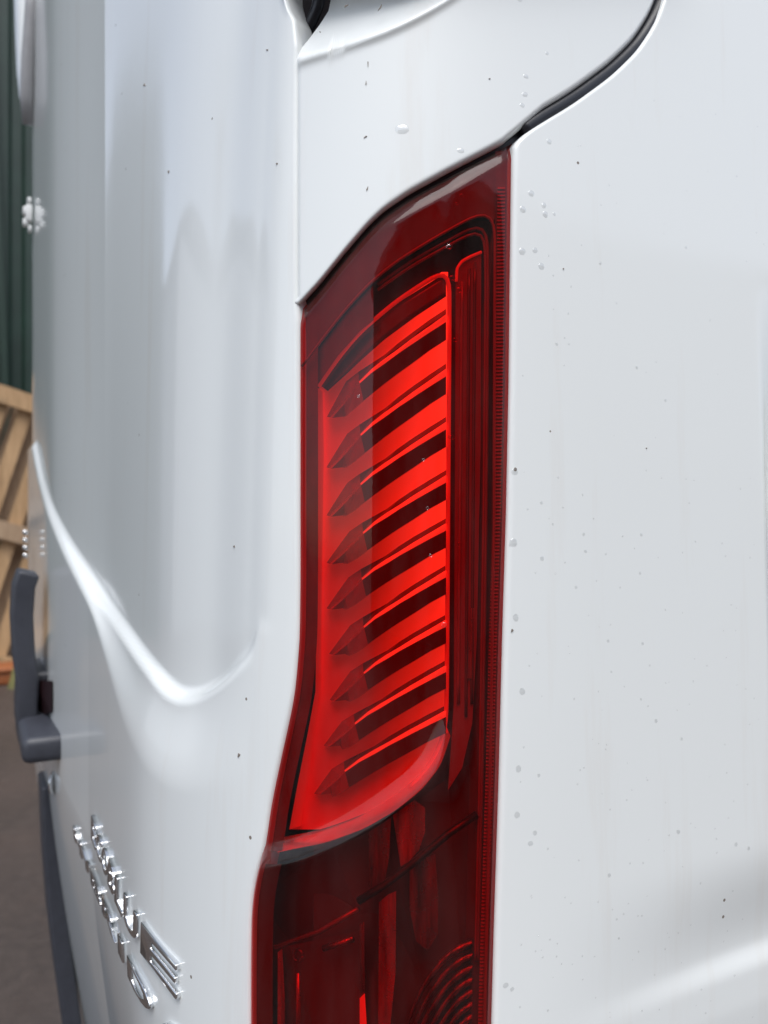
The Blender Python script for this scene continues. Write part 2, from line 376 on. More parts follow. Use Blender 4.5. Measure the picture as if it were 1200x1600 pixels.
cf = np.linspace(0, 1, 90) ** 1.3; s46 = s_of(.465)
fixed = np.r_[np.linspace(s46, s_of(.62), 90)[1:], np.linspace(s_of(.63), 3.3, 12)]
rowsP = []
for z in zs2:
    e = side_edge(z); an = np.arange(5, 0, -1) / 5 * math.pi / 2
    ss_ = np.r_[e + .0003 + (s46 - e) * cf, fixed]
    rowsP.append(atv(np.r_[e - .0042, e - .004 * np.sin(an), ss_], z, np.r_[-.022, -.004 * (1 - np.cos(an)), side_shape(ss_, z)]))
nc = rowsP[0].shape[0]; V = np.concatenate(rowsP)
side = part('side_panel', V, gridfaces(len(zs2), nc), M['paint'])
# --- corner panel above the lamp
LIP = rounded([(440, 104), (470, 92), (520, 77), (560, 64), (605, 48), (650, 27), (690, 5), (730, -22), (800, -75), (1060, -220)], 80, 12)
bot_px = np.vstack([T_EDGE[:-3] + [-1, -6], [(790, 222)], [(800, 214), (812, 204)], seam[8:72] + [-12.5, -10]])
bot_px = bot_px[np.argsort(bot_px[:, 0])]
v_bot = lambda u: np.interp(u, bot_px[:, 0], bot_px[:, 1])
v_top = lambda u: np.interp(u, [461, 470, 482, 500, 514, 520, 540], [92, 76, 62, 38, 16, -20, -110])
us = np.r_[np.linspace(461, 545, 30)[:-1], np.linspace(545, 800, 60)[:-1], np.linspace(800, 1040, 60)]
rows = np.r_[np.linspace(0, .12, 14)[:-1], np.linspace(.12, 1, 90)]
V = []
for j, u in enumerate(us):
    vb, vt = v_bot(u), v_top(u); colv = []
    colv.append((u, vb, -.024))
    for k in range(6, -1, -1):
        an = k / 6 * math.pi / 2; colv.append((u, vb - 13 * (1 - math.sin(an)), -.011 * (1 - math.cos(an))))
    for r in rows[1:]:
        v = (vb - 13) + (vt - vb + 13) * r
        d = np.interp(u, LIP[:, 0], LIP[:, 1]) - v       # above the lip the sheet turns in under the roof rail
        off = -.00030 * max(0, d) - .00012 * max(0, d - 8)
        off += .0022 * math.exp(-(d / 9) ** 2)
        off -= .006 * (1 - sstep(461, 470, u)) ** 2
        colv.append((u, v, off))
    nr = len(colv); V += colv
V = np.array(V); V = pixv(V[:, 0], V[:, 1], V[:, 2])
corner = part('corner_panel', V, gridfaces(len(us), nr), M['paint'])
# roof rail overhanging the corner, just above the frame
MBr = MB(); P = [pix(u, -70, .0) for u in np.linspace(440, 1060, 40)]
V = []
for p in P:
    n = np.array([-.45, -.89, 0]); V += [p + n * -.05 + [0, 0, .0], p + n * .012 + [0, 0, -.006], p + n * .022 + [0, 0, .01], p + n * .018 + [0, 0, .12], p + n * -.05 + [0, 0, .16]]
part('roof_rail', V, gridfaces(40, 5), M['paint'])
# --- rubber in the shut lines
mb = MB().tube([pix(u - 5, v - 4, -.0100) for u, v in seam[2:80]], .0080, 10); mb.v = [np.asarray(p) - LOC for p in mb.v]
mb.build('seam_seal', M['rubber'], van, True)
mb = MB().tube([pix(462, v, -.013) for v in range(95, 486, 12)], .004, 8); mb.v = [np.asarray(p) - LOC for p in mb.v]
mb.build('door_seal', M['rubber'], van, True)
V = [pix(u, v, o) for v in np.linspace(-140, 130, 12) for u, o in zip(np.linspace(415, 640, 9), np.full(9, -.075))]
part('hinge_pocket', V, gridfaces(12, 9), M['void'])
mb = MB().tube([pix(u, v, -.026) for u, v in rounded([(500, -30), (497, 10), (484, 40), (470, 62), (463, 84)], 24, 3)], [.005] * 18 + [.004, .0035, .003, .002, .002, .0015], 8); mb.v = [np.asarray(p) - LOC for p in mb.v]
mb.build('pocket_seal', M['rubber'], van, True)
# ------------------------------------------------------------------ tail light
V = [pix(uL(v) - 6 + (uR(v) - uL(v) + 12) * t, v, -.055 if 0 < t < 1 else -.004) for v in np.linspace(200, 1900, 60) for t in np.r_[0, np.linspace(.02, .98, 12), 1]]
for i, v in enumerate(np.linspace(200, 1900, 60)):          # keep the tray below the slanting top edge
    for j in range(14):
        u = 467 + (806 - 467) * j / 13; vt = np.interp(u, T_EDGE[:, 0], T_EDGE[:, 1]) - 2
        if v < vt: V[i * 14 + j] = pix(min(max(u, 467), 806), vt, -.03)
lamp = part('tail_light', V, gridfaces(60, 14), M['housing'])
lamp['label'] = 'tall red tail light with slanted fins inside, wrapped round the corner'
K = rounded([(380, 1362), (415, 1352), (470, 1341), (540, 1310), (600, 1274), (650, 1236), (685, 1196), (703, 1140), (709, 1050), (709, 900), (709, 430), (712, 330), (716, 200)], 140, 5)
def lens_off(u, v, t, vt):
    d, a = polydist(K, u, v)
    inside = d                                              # >0 on the lower / right side
    st = .0115 * sstep(1060, 1290, v) + .0018
    off = st * sstep(-34, 6, inside) * sstep(0, 75, uR(v) - u)
    off -= .0060 * (1 - min(1, (v - vt) / 21)) + .0070 * (1 - min(1, (uR(v) - u) / 15))
    off -= .006 * (1 - np.sqrt(max(0, 1 - (1 - min(1, (u - uL(v)) / 16)) ** 2)))
    return off
ts = np.r_[0, .004, .01, .02, np.linspace(.035, .90, 52), .92, .935, .95, .962, .973, .982, .99, .996, 1]
ws = np.r_[0, .003, .006, .01, .014, .018, .024, np.linspace(.03, .45, 60)[:-1], np.linspace(.45, .78, 100)[:-1], np.linspace(.78, 1, 30)]
V = []
for w_ in ws:
    for t in ts:
        ut = 467 + (806 - 467) * t; vt = np.interp(ut, T_EDGE[:, 0], T_EDGE[:, 1]); v = vt + (1900 - vt) * w_
        u = uL(v) + (uR(v) - uL(v)) * t; V.append((u, v, lens_off(u, v, t, vt)))
V = np.array(V); V = pixv(V[:, 0], V[:, 1], V[:, 2])
ln = part('lens', V, gridfaces(len(ws), len(ts)), M['lens'], lamp)
def sheet(name, rowsv, left, right, offf, m, nc=14, parent=None):
    V = []
    for v in rowsv:
        a, b = left(v), right(v)
        for t in np.linspace(0, 1, nc):
            u = a + (b - a) * t; V.append((u, v, offf(u, v, t)))
    V = np.array(V); V = pixv(V[:, 0], V[:, 1], V[:, 2])
    return part(name, V, gridfaces(len(rowsv), nc), m, parent or lamp)
def slab(name, pts, off, depth, m, rim=True, parent=None, smooth=False):
    """traced outline with real thickness: front at off, walls going back by depth"""
    n = len(pts); offs = off if hasattr(off, '__len__') else [off] * n
    A = [pix(u, v, o) for (u, v), o in zip(pts, offs)]; B = [pix(u, v, o - depth) for (u, v), o in zip(pts, offs)]
    F = [tuple(range(n))] + [(i, (i + 1) % n, n + (i + 1) % n, n + i) for i in range(n)]
    o = part(name, A + B, F, m, parent or lamp, smooth=smooth)
    bm = bmesh.new(); bm.from_mesh(o.data); bmesh.ops.triangulate(bm, faces=[f for f in bm.faces if len(f.verts) > 4]); bm.to_mesh(o.data); bm.free()
    return o
def ptube(name, pts, r, m, off, parent=None, n=8):
    mb = MB().tube([pix(p[0], p[1], off if len(p) < 3 else p[2]) for p in pts], r, n); mb.v = [np.asarray(p) - LOC for p in mb.v]
    return mb.build(name, m, parent or lamp, True)
ptube('lamp_gasket', [(u, v - 3) for u, v in T_EDGE] + [(812, 216)], .0085, M['rubber'], -.0185)
ptube('edge_gasket', [(uL(v) - 1.5, v) for v in np.linspace(490, 1330, 70)], .0032, M['rubber'], -.0065)
ptube('edge_gasket', [(uR(v) - .5, v) for v in np.linspace(232, 1880, 90)], .0034, M['rubber'], -.0095)
slab('inner_plate', [(474, 578), (500, 541), (540, 490), (583, 446), (584, 500), (562, 518), (528, 556), (496, 602), (496, 660), (474, 660)], -.0145, .004, M['border'])
# maroon border plate around the groove
GRO = rounded([(472, 572), (500, 535), (540, 483), (580, 440), (620, 408), (680, 371), (740, 338), (757, 331), (768, 334), (773, 348), (773, 420), (772, 800), (766, 1200), (757, 1600), (752, 1900)], 150, 3)
V = []; nb = 8
top_out = resample([tuple(p) for p in T_EDGE], 100); 
gtop = resample([tuple(p) for p in GRO[:int(np.argmax(GRO[:, 0] > 767)) + 1]], 100)
for i in range(100):
    for t in np.linspace(0, 1, nb):
        q = top_out[i] * (1 - t) + gtop[i] * t
        if t == 0: q = q + [1, 3]
        V.append(pix(q[0], q[1], -.009 - .002 * t))
part('top_border', V, gridfaces(100, nb), M['border'], lamp)
sheet('side_border', np.linspace(236, 1880, 80), lambda v: max(774 - (v - 340) * .0135, 760) if v > 340 else 774, lambda v: uR(v) - 1.5, lambda u, v, t: -.0095 - .003 * (t > .97), M['border'], 8)
sheet('inner_border', np.linspace(500, 1330, 60), lambda v: uL(v) + 2, lambda v: uL(v) + 30, lambda u, v, t: -.0105, M['border'], 6)
sheet('lower_border', np.linspace(1350, 1880, 40), lambda v: uL(v) + 9, lambda v: uL(v) + 34, lambda u, v, t: -.002 - .012 * t, M['bezel'], 6)
# finely toothed reflex strip along the side edge: one corrugated piece
V = []; nr = 0; vv = 292.
while vv < 1880:
    for dv, o in ((0, -.0078), (3.2, -.0066), (4.4, -.0078)):
        for t in np.linspace(0, 1, 3):
            u = uR(vv) - 27 + 12 * t; V.append((u, vv + dv, o))
        nr += 1
    vv += 5.6
V = np.array(V); V = pixv(V[:, 0], V[:, 1], V[:, 2])
o = part('toothed_strip', V, gridfaces(nr, 3), M['guide'], lamp, smooth=False); o['kind'] = 'stuff'
ptube('groove_line', GRO, .0011, M['groove'], -.0045, n=6)
# black bezel
sheet('bezel', np.linspace(345, 1880, 90), lambda v: max(uL(v) + 26, np.interp(v, [345, 430, 483, 535, 560], [735, 592, 545, 505, 490])), lambda v: 772 - max(0, v - 800) * .018, lambda u, v, t: -.044 + .024 * (t > .93), M['bezel'], 16)
for du, dv, rr in ((9, 9, .0014), (18, 17, .0012)):
    P = rounded([(590, 436 + dv), (640, 400 + dv), (700, 367 + dv), (745, 342 + dv), (760 - du * .3, 340 + dv), (765 - du * .4, 352 + dv), (766 - du * .4, 450), (763 - du * .4, 800), (757 - du * .4, 1200), (750 - du * .4, 1500)], 90, 3)
    ptube('bezel_rib', P, rr, M['guide'], -.018, n=6)
# bright reflector panel behind the fins
rp_l = lambda v: np.interp(v, [425, 470, 520, 560, 604, 700, 1080, 1150, 1220, 1296], [690, 620, 562, 528, 498, 497, 494, 481, 466, 452])
rp_r = lambda v: np.interp(v, [425, 1080, 1120, 1160, 1200, 1230, 1262, 1285, 1296], [700, 697, 696, 690, 668, 640, 592, 535, 500])
def rp_off(u, v, t): return -.033 + .004 * t
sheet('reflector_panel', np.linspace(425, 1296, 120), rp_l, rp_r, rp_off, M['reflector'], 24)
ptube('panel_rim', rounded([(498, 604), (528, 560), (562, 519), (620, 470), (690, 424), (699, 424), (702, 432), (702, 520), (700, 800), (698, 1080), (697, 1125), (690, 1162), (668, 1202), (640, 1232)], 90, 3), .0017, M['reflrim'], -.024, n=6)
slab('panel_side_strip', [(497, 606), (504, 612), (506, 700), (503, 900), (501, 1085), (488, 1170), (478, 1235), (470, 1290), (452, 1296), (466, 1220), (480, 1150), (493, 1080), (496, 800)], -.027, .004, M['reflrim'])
# fins
FRT = [503, 588, 671, 754, 829, 902, 979, 1050, 1120]
ELB = [(560, 598), (562, 680), (562, 757), (566, 833), (564, 905), (567, 980), (567, 1052), (553, 1131), (537, 1205)]
TIP = [(510, 652), (509, 731), (509, 806), (509, 880), (509, 951), (513, 1022), (514, 1094), (505, 1165), (490, 1240)]
STA = [  # stations right -> tip: (u, A, B, C, D) for the first fin
    ((697, 481), (697, 491), (697, 503), (697, 531)), ((672, 499), (672, 509), (672, 519), (672, 547)), ((645, 519), (645, 528), (645, 537), (645, 567)),
    ((620, 538), (620, 547), (620, 554), (620, 585)), ((600, 555), (600, 561), (600, 569), (600, 600)), ((580, 568), (580, 577), (580, 583), (584, 613)),
    ((560, 581), (561, 596), (562, 599), (568, 626)), ((541, 596), (553, 607), (556, 608), (553, 639)), ((526, 623), (534, 629), (538, 631), (541, 649)), ((511, 651), (514, 652), (519, 653), (537, 651))]
OFFA = [-.030, -.0235, -.0165, -.018, -.031]
for i in range(9):
    V = []
    hs_ = 1 - .10 * i / 8
    for k, st in enumerate(STA):
        ur = st[1][0]; w1 = np.clip((ur - 560) / 137, 0, 1); w2 = np.clip((560 - ur) / 48, 0, 1)
        dv = (FRT[i] - 503) * w1 + (1 - w1) * ((ELB[i][1] - 598) * (1 - w2) + (TIP[i][1] - 652) * w2)
        du = (1 - w1) * ((ELB[i][0] - 560) * (1 - w2) + (TIP[i][0] - 510) * w2)
        mid = st[2][1]
        for j, (u, v) in enumerate(list(st) + [st[3]]):
            vv = mid + (v - mid) * hs_
            V.append(pix(u + du, vv + dv + (1.5 if j == 4 else 0), OFFA[j] - (.006 * sstep(560, 510, ur) if j in (1, 2, 3) else 0)))
    nS = len(STA); F = gridfaces(nS, 5); FM = [1 if (q % 4 == 1 and q // 4 < 6) else (2 if q // 4 >= 6 else 0) for q in range(len(F))]
    part('fin', V, F, M['fin'], lamp, smooth=False, mats=[M['fin'], M['chrome_red'], M['fin_tip']], fmat=FM)
ta = resample([(499, 601), (528, 562), (562, 523), (620, 474), (690, 430), (697, 430)], 40); tb = resample([(512, 611), (544, 582), (565, 562), (600, 531), (650, 494), (697, 463)], 40)
V = []
for i in range(40):
    for t, o in ((0, -.034), (.02, -.026), (.25, -.0255), (.5, -.025), (.75, -.0245), (1, -.024), (1.01, -.031)):
        q = ta[i] * (1 - t) + tb[i] * t; V.append((q[0], q[1], o))
V = np.array(V); part('top_fin', pixv(V[:, 0], V[:, 1], V[:, 2]), gridfaces(40, 7), M['fin'], lamp)
# slim vertical light guide
slab('light_guide', [(709, 1100), (711, 700), (712, 432), (714, 418), (722, 407), (735, 400), (752, 393), (751, 700), (745, 1000), (738, 1130), (722, 1200), (700, 1235)], -.020, .010, M['guide'])
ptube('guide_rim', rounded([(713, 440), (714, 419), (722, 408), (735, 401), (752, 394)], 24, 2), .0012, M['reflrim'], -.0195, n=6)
for ua, ub, va, vb, m in ((733, 728, 420, 1120, M['fin']), (742, 737, 410, 1100, M['fin']), (722, 716, 440, 1100, M['guide'])):
    ptube('guide_rib', [(ua + (ub - ua) * t, va + (vb - va) * t) for t in np.linspace(0, 1, 20)], .0012, m, -.0195, n=6)
slab('guide_flare', [(741, 950), (738, 1060), (730, 1060), (733, 1000), (736, 950)], -.0185, .004, M['dim'])
# swept flange under the panel
fl = rounded([(425, 1312), (452, 1306), (500, 1297), (560, 1275), (610, 1246), (650, 1214), (680, 1176), (695, 1130)], 40, 3)
V = []
for i, (u, v) in enumerate(fl):
    for k, (dn, o) in enumerate(((0, -.031), (6, -.024), (14, -.014), (20, -.010))): V.append(pix(u + dn * .45, v + dn, o))
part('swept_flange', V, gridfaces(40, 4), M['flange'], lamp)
# lower chamber
slab('lower_tray', [(402, 1400), (420, 1360), (520, 1325), (600, 1290), (700, 1215), (752, 1180), (748, 1880), (402, 1880)], -.036, .004, M['bezel'])
slab('reflector_facet', [(576, 1300), (611, 1278), (608, 1340), (600, 1385), (577, 1400)], -.024, .008, M['dim2'])
slab('reflector_facet', [(614, 1274), (648, 1250), (664, 1262), (664, 1300), (655, 1328), (640, 1345), (626, 1354)], -.022, .008, M['dim'])
slab('reflector_facet', [(640, 1352), (680, 1334), (685, 1400), (684, 1460), (668, 1486), (650, 1470), (640, 1420)], -.022, .008, M['dim2'])
slab('reflector_facet', [(592, 1410), (606, 1398), (619, 1392), (618, 1520), (610, 1600), (604, 1880), (590, 1880)], -.020, .010, M['dim'])
ptube('divider_bar', [(560, 1408), (600, 1384), (650, 1345), (700, 1303), (745, 1272)], .0028, M['housing'], -.016)
ptube('upper_bar', [(430, 1480), (500, 1455), (560, 1420)], .0020, M['fin'], -.018)
# square bulb chamber
slab('chamber_back', [(436, 1484), (452, 1478), (550, 1456), (568, 1450), (572, 1880), (436, 1880)], -.030, .004, M['fin'])
slab('chamber_wall', [(434, 1488), (441, 1482), (445, 1560), (444, 1880), (433, 1880)], -.018, .012, M['dim'])
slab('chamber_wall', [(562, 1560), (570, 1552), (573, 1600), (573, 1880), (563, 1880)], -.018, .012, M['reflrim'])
slab('chamber_wall', [(562, 1445), (569, 1440), (570, 1548), (563, 1555)], -.018, .012, M['dim2'])
ptube('chamber_edge', [(505, 1482), (530, 1474), (552, 1467)], .0022, M['dim2'], -.020)
ptube('chamber_edge', [(466, 1520), (466, 1700)], .0018, M['dim2'], -.018)
ptube('bulb_clip', [(466 + 7 * math.cos(a), 1493 + 9 * math.sin(a)) for a in np.linspace(0, 6.2, 16)], .0010, M['dim2'], -.022, n=6)
for k in range(10):                                                    # curved ridges of the lower reflector
    P = rounded([(738, 1466 + k * 19), (715, 1474 + k * 20), (690, 1494 + k * 24), (660, 1535 + k * 28), (636, 1590 + k * 34), (624, 1660 + k * 40)], 26, 3)
    V = []
    for u, v in P: V += [pix(u, v, -.026), pix(u, v + 7, -.018), pix(u + 1, v + 15, -.027)]
    part('curved_ridge', V, gridfaces(26, 3), M['dim2'], lamp)
# ------------------------------------------------------------------ lettering on the door
ZB = {}
def letters(cells, h, name, depth=.0045):
    """cells: (character, u_left, v_top_left, u_right, v_top_right)"""
    cu = bpy.data.curves.new('t', 'FONT')
    for ch, ua, va, ub, vb in cells:
        (sa, za), (sb, zb_) = sz(ua, va), sz(ub, vb)
        cu.body = ch; cu.size = 1.0; cu.resolution_u = 4; cu.offset = .022
        ob = bpy.data.objects.new('t', cu); COL.objects.link(ob)
        dg = bpy.context.evaluated_depsgraph_get(); dg.update(); me = bpy.data.meshes.new_from_object(ob.evaluated_get(dg))
        bm = bmesh.new(); bm.from_mesh(me); bmesh.ops.remove_doubles(bm, verts=bm.verts, dist=1e-4)
        bmesh.ops.dissolve_limit(bm, angle_limit=.01, verts=bm.verts, edges=bm.edges)
        bmesh.ops.triangulate(bm, faces=bm.faces)
        co = np.array([v.co[:] for v in bm.verts]); x0, x1 = co[:, 0].min(), co[:, 0].max(); y0, y1 = co[:, 1].min(), co[:, 1].max()
        r = bmesh.ops.extrude_face_region(bm, geom=list(bm.faces))
        for v in r['geom']:
            if isinstance(v, bmesh.types.BMVert): v.co.z = 1.0
        for v in bm.verts:
            a = (v.co.x - x0) / max(1e-6, x1 - x0); b = (v.co.y - y0) / (y1 - y0)
            s = sa + (sb - sa) * a; z = za + (zb_ - za) * a - h * (1 - b)
            v.co = Vector(at(s, z, float(recess(s, z)) + (depth if v.co.z > .5 else -.001)) - LOC)
        bmesh.ops.recalc_face_normals(bm, faces=bm.faces)
        m2 = bpy.data.meshes.new(name); bm.to_mesh(m2); bm.free(); m2.materials.append(M['chrome'])
        o = bpy.data.objects.new(name, m2); COL.objects.link(o); o.parent = door; bevel(o, .0010, 2)
        bpy.data.objects.remove(ob); bpy.data.meshes.remove(me)
letters([('E', 148, 1272, 155, 1292), ('C', 156, 1294, 164, 1313), ('O', 165, 1315, 174, 1336), ('B', 175, 1339, 185, 1362), ('L', 186, 1364, 198, 1388), ('U', 200, 1392, 221, 1428), ('E', 227, 1438, 284, 1507)], .027, 'badge_letter')
letters([('H', 119, 1288, 131, 1318), ('Y', 132, 1321, 145, 1352), ('B', 146, 1354, 162, 1392), ('R', 164, 1397, 184, 1442), ('I', 190, 1456, 197, 1472), ('D', 205, 1490, 241, 1553)], .020, 'badge_letter')
letters([('C', 258, 1580, 310, 1632)], .026, 'badge_letter')
# ------------------------------------------------------------------ door furniture near the far edge
def ddepth(u, v):
    return min(1.42, float((pix(u, v, 0)[:2] - CAM[:2]) @ D2)) if u > 52 else 1.42
def solid_path(name, pts, w, t, m, parent, depth=None, bev=.006):
    """bar of rectangular section along traced points, w across the door, t towards the viewer"""
    V = []; P = [ray(u, v, depth or ddepth(u, v) - .035) for u, v in pts]
    for i, p in enumerate(P):
        tt = P[min(i + 1, len(P) - 1)] - P[max(i - 1, 0)]; tt /= np.linalg.norm(tt)
        nx = np.array([-1., 0, 0]); nx -= tt * (nx @ tt); nx /= np.linalg.norm(nx); yy = np.array([0., 1, 0])
        V += [p - nx * t / 2 - yy * w / 2, p + nx * t / 2 - yy * w / 2, p + nx * t / 2 + yy * w / 2, p - nx * t / 2 + yy * w / 2]
    F = []
    for i in range(len(P) - 1):
        for k in range(4): F.append((i * 4 + k, i * 4 + (k + 1) % 4, i * 4 + 4 + (k + 1) % 4, i * 4 + 4 + k))
    F += [(0, 1, 2, 3), tuple(len(V) - 4 + k for k in (3, 2, 1, 0))]
    return bevel(part(name, V, F, m, parent), bev, 3)
h = solid_path('door_handle', [(44, 892), (36, 915), (33, 960), (36, 1020), (42, 1060), (40, 1100), (44, 1150)], .08, .034, M['grey_plastic'], door)
hp = pix(97, 1172)
def lbox(name, c, size, m, parent, bev):
    mb = MB().box(c, size); mb.v = [np.asarray(p) - LOC for p in mb.v]; return bevel(mb.build(name, m, parent), bev, 3)
lbox('handle_shelf', hp + [-.012, .16, 0], (.085, .30, .040), M['grey_plastic'], door, .012)
hq = pix(72, 1056); lbox('handle_bracket', hq + [-.006, .05, 0], (.055, .14, .022), M['grey_plastic'], door, .008)
V = [ray(u, v, ddepth(u, v) - .012) for u, v in ((48, 1062), (82, 1064), (82, 1112), (58, 1120))] + [ray(u, v, ddepth(u, v) + .03) for u, v in ((48, 1062), (82, 1064), (82, 1112), (58, 1120))]
part('handle_recess', V, [(0, 1, 2, 3), (0, 4, 5, 1), (1, 5, 6, 2), (2, 6, 7, 3), (3, 7, 4, 0)], M['housing'], door, smooth=False)
mb = MB().tube([ray(86, 1222, 1.33), ray(83, 1222, 1.33), ray(82, 1222, 1.33)], [.019, .019, .012], 16); mb.v = [np.asarray(p) - LOC for p in mb.v]
mb.build('lock_cylinder', M['chrome'], door, True)
mb = MB()
for du, dv, su, sv in ((0, 0, .016, .045), (-7, -4, .012, .020), (-7, 14, .012, .018), (2, 24, .008, .016), (1, -20, .010, .014)):
    mb.box(ray(45 + du * .8, 334 + dv, 1.75), (su * .8, .02, sv * .75))
mb.v = [np.asarray(p) - LOC for p in mb.v]; bevel(mb.build('door_catch', M['white_plastic'], van), .002)
mb = MB()
for k in range(4): mb.box(ray(39, 832 + k * 12, 1.62), (.008, .02, .009))
mb.v = [np.asarray(p) - LOC for p in mb.v]; bevel(mb.build('chrome_trim', M['chrome'], van), .002)
# far upper fairing
V = []
prof = [(14, -80), (18, 0), (20, 60), (22, 110), (26, 150), (32, 178), (40, 196)]
for u, v in prof:
    for dd, du in ((2.02, 0), (2.0, 4), (1.98, 14), (1.98, 28), (2.00, 44)): V.append(ray(u + du, v, dd) + np.array([.03 if dd > 2.01 else 0, 0, 0]))
part('upper_fairing', V, gridfaces(len(prof), 5), M['paint'])
mb = MB().tube([ray(54, -60, 1.72), ray(49, 20, 1.72), ray(44, 90, 1.73), ray(42, 150, 1.74), ray(46, 195, 1.76)], .014, 10); mb.v = [np.asarray(p) - LOC for p in mb.v]
mb.build('fairing_seal', M['grey_trim'], van, True)
# lower trim and bumper beyond the door
solid_path('bumper_trim', [(76, 1215), (80, 1320), (88, 1420), (98, 1500), (112, 1600), (135, 1720)], .10, .030, M['grey_plastic'], van, 1.46)
# ------------------------------------------------------------------ behind the van, left edge of the picture
def at_px(u, v, Y):
    o = (u - U0) / F_PX; dr = D2 + o * R2; t = (Y - CAM[1]) / dr[1]; return np.array([CAM[0] + t * dr[0], Y, CAM[2] + (V0 - v) / F_PX * t])
pb = at_px(20, 1035, 6.3)
cont = tag(empty('green_shed', (pb[0], 7.6, 0)), 'dark green ribbed steel shed standing behind the wooden pallet', 'shed')
V = []; n = 0; x = -2.6
while x < 1.6:
    for dx, dy in ((0, 0), (.11, 0), (.14, .035), (.22, .035)):
        V += [(x + dx, dy, .12), (x + dx, dy, 7.0)]; n += 1
    x += .25
link('corrugated_wall', V, gridfaces(n, 2), M['green'], cont, False)
MB().box((-.5, .05, .06), (4.3, .14, .12)).build('bottom_rail', M['dkgreen'], cont)
MB().box((-.5, .05, 7.07), (4.3, .14, .14)).build('top_rail', M['dkgreen'], cont)
for xx in (-.17, -.05):
    MB().box((xx, -.06, 3.2), (.05, .035, 6.3), Matrix.Rotation(-.035, 3, 'Y')).build('downpipe', M['dkgreen'], cont)
MB().box((-.5, 1.3, 3.5), (4.26, 2.3, 7.0)).build('body', M['green'], cont)
pal = tag(empty('wooden_pallet', (pb[0], 6.4, 0)), 'tilted wooden pallet with pale slats leaning beside the green container', 'pallet')
tilt = Matrix.Rotation(math.radians(17), 3, 'Y')
def pbox(name, cx, cz, y, sx, sz_, sy, m):
    c = tilt @ Vector((cx, y, cz)); mb = MB().box((c.x, c.y, c.z + 1.05), (sx, sy, sz_), tilt)
    return mb.build(name, m, pal)
for k in range(9): pbox('slat', -.72 + k * .18, 0, 0, .10, 2.05, .022, M['wood'])
for zz in (.97, .0, -.97): pbox('beam', 0, zz, -.045 if zz != 0 else -.046, 1.6, .13, .06, M['wood2' if zz == 0 else 'wood'])
for k in range(6): pbox('back_board', -.68 + k * .27, 0, .10, .255, 2.0, .022, M['wood2'])
pc = at_px(14, 1012, 6.0)
cr = tag(empty('orange_crate', (pc[0], 6.0, 0)), 'orange plastic crate piece low down in front of the pallet', 'crate')
bevel(MB().box((.03, 0, .05), (.36, .25, .09)).build('tub', M['orange'], cr), .01)
bevel(MB().box((.03, 0, .108), (.40, .29, .025)).build('rim', M['orange'], cr), .006)
po = at_px(30, 1000, 5.9)
bd = MB().box((0, 0, .22), (.05, .02, .46), Matrix.Rotation(math.radians(14), 3, 'Y')).build('olive_board', M['olive'])
bd.location = (po[0], 5.75, 0); tag(bd, 'narrow olive green board propped against the foot of the pallet', 'board')
# ------------------------------------------------------------------ the yard that the paint mirrors (behind the camera)
sh = tag(empty('yard_shed', (-6.2, 9.6, 0)), 'grey clad shed with a low curved roof mirrored faintly in the rear door', 'shed')
MB().box((0, 0, 2.2), (5, 4, 4.4)).build('wall', M['clad'], sh)
V = []
for i in range(13):
    t = -1 + i / 6; V += [(t * 2.7, -2.2, 4.35 + .75 * (1 - t * t)), (t * 2.7, 2.2, 4.35 + .75 * (1 - t * t))]
link('roof', V, gridfaces(13, 2), M['clad'], sh)
fe = tag(empty('slatted_screen', (-6.5, 4.4, 0)), 'tall slatted yard screen with a post mirrored in the rear door', 'screen')
rz = Matrix.Rotation(math.atan2(-2.15, -1.5), 3, 'Z')
def fbox(name, x, z, sx, sy, sz_):
    c = rz @ Vector((x, 0, z)); MB().box((c.x, c.y, z), (sx, sy, sz_), rz).build(name, M['fence'], fe)
fbox('panel', 0, 2.15, 2.9, .08, 4.3)
for k in range(8): fbox('slat', -1.2 + k * .36, 4.8, .17, .05, 1.0)
fbox('beam', 0, 5.5, 2.9, .10, .40); fbox('post', -1.45, 3.2, .16, .16, 6.4); fbox('post', 1.5, 2.9, .16, .16, 5.8)
bw = tag(empty('brick_building', (2, -13, 0)), 'dark brick building mirrored softly in the side panel', 'building')
MB().box((0, 0, 3.5), (26, 4, 7.0)).build('wall', M['brick'], bw)
MB().box((0, 0, 7.1), (26.6, 4.6, .25)).build('roof', M['clad'], bw)
# ------------------------------------------------------------------ rain drops
def drop_mesh():
    bm = bmesh.new(); bmesh.ops.create_icosphere(bm, subdivisions=2, radius=1)
    for v in bm.verts:
        v.co.y *= .30
        if v.co.z < 0: v.co.x *= 1.08
    me = bpy.data.meshes.new('water_drop'); bm.to_mesh(me); bm.free(); me.materials.append(M['water'])
    me.polygons.foreach_set('use_smooth', [True] * len(me.polygons)); return me
DM = drop_mesh()
def drop(u, v, r, ez, label, group, off=0., lens=False):
    s, z = sz(u, v, off); p = at(s, z, off + (0 if lens else side_shape(s, z) if u > 800 else 0))
    o = bpy.data.objects.new('water_drop', DM); COL.objects.link(o); o.location = p
    n = np.array([np.interp(s, SS, NRs[:, 0]), np.interp(s, SS, NRs[:, 1])]); o.rotation_euler = (0, random.uniform(-.5, .5), math.atan2(n[1], n[0]) + math.pi / 2)
    k = r * .00060; o.scale = (k, k * .8, k * ez); o.location = p - np.array([n[0], n[1], 0]) * k * .8 * .30 * .62; tag(o, label, 'water drop', group)
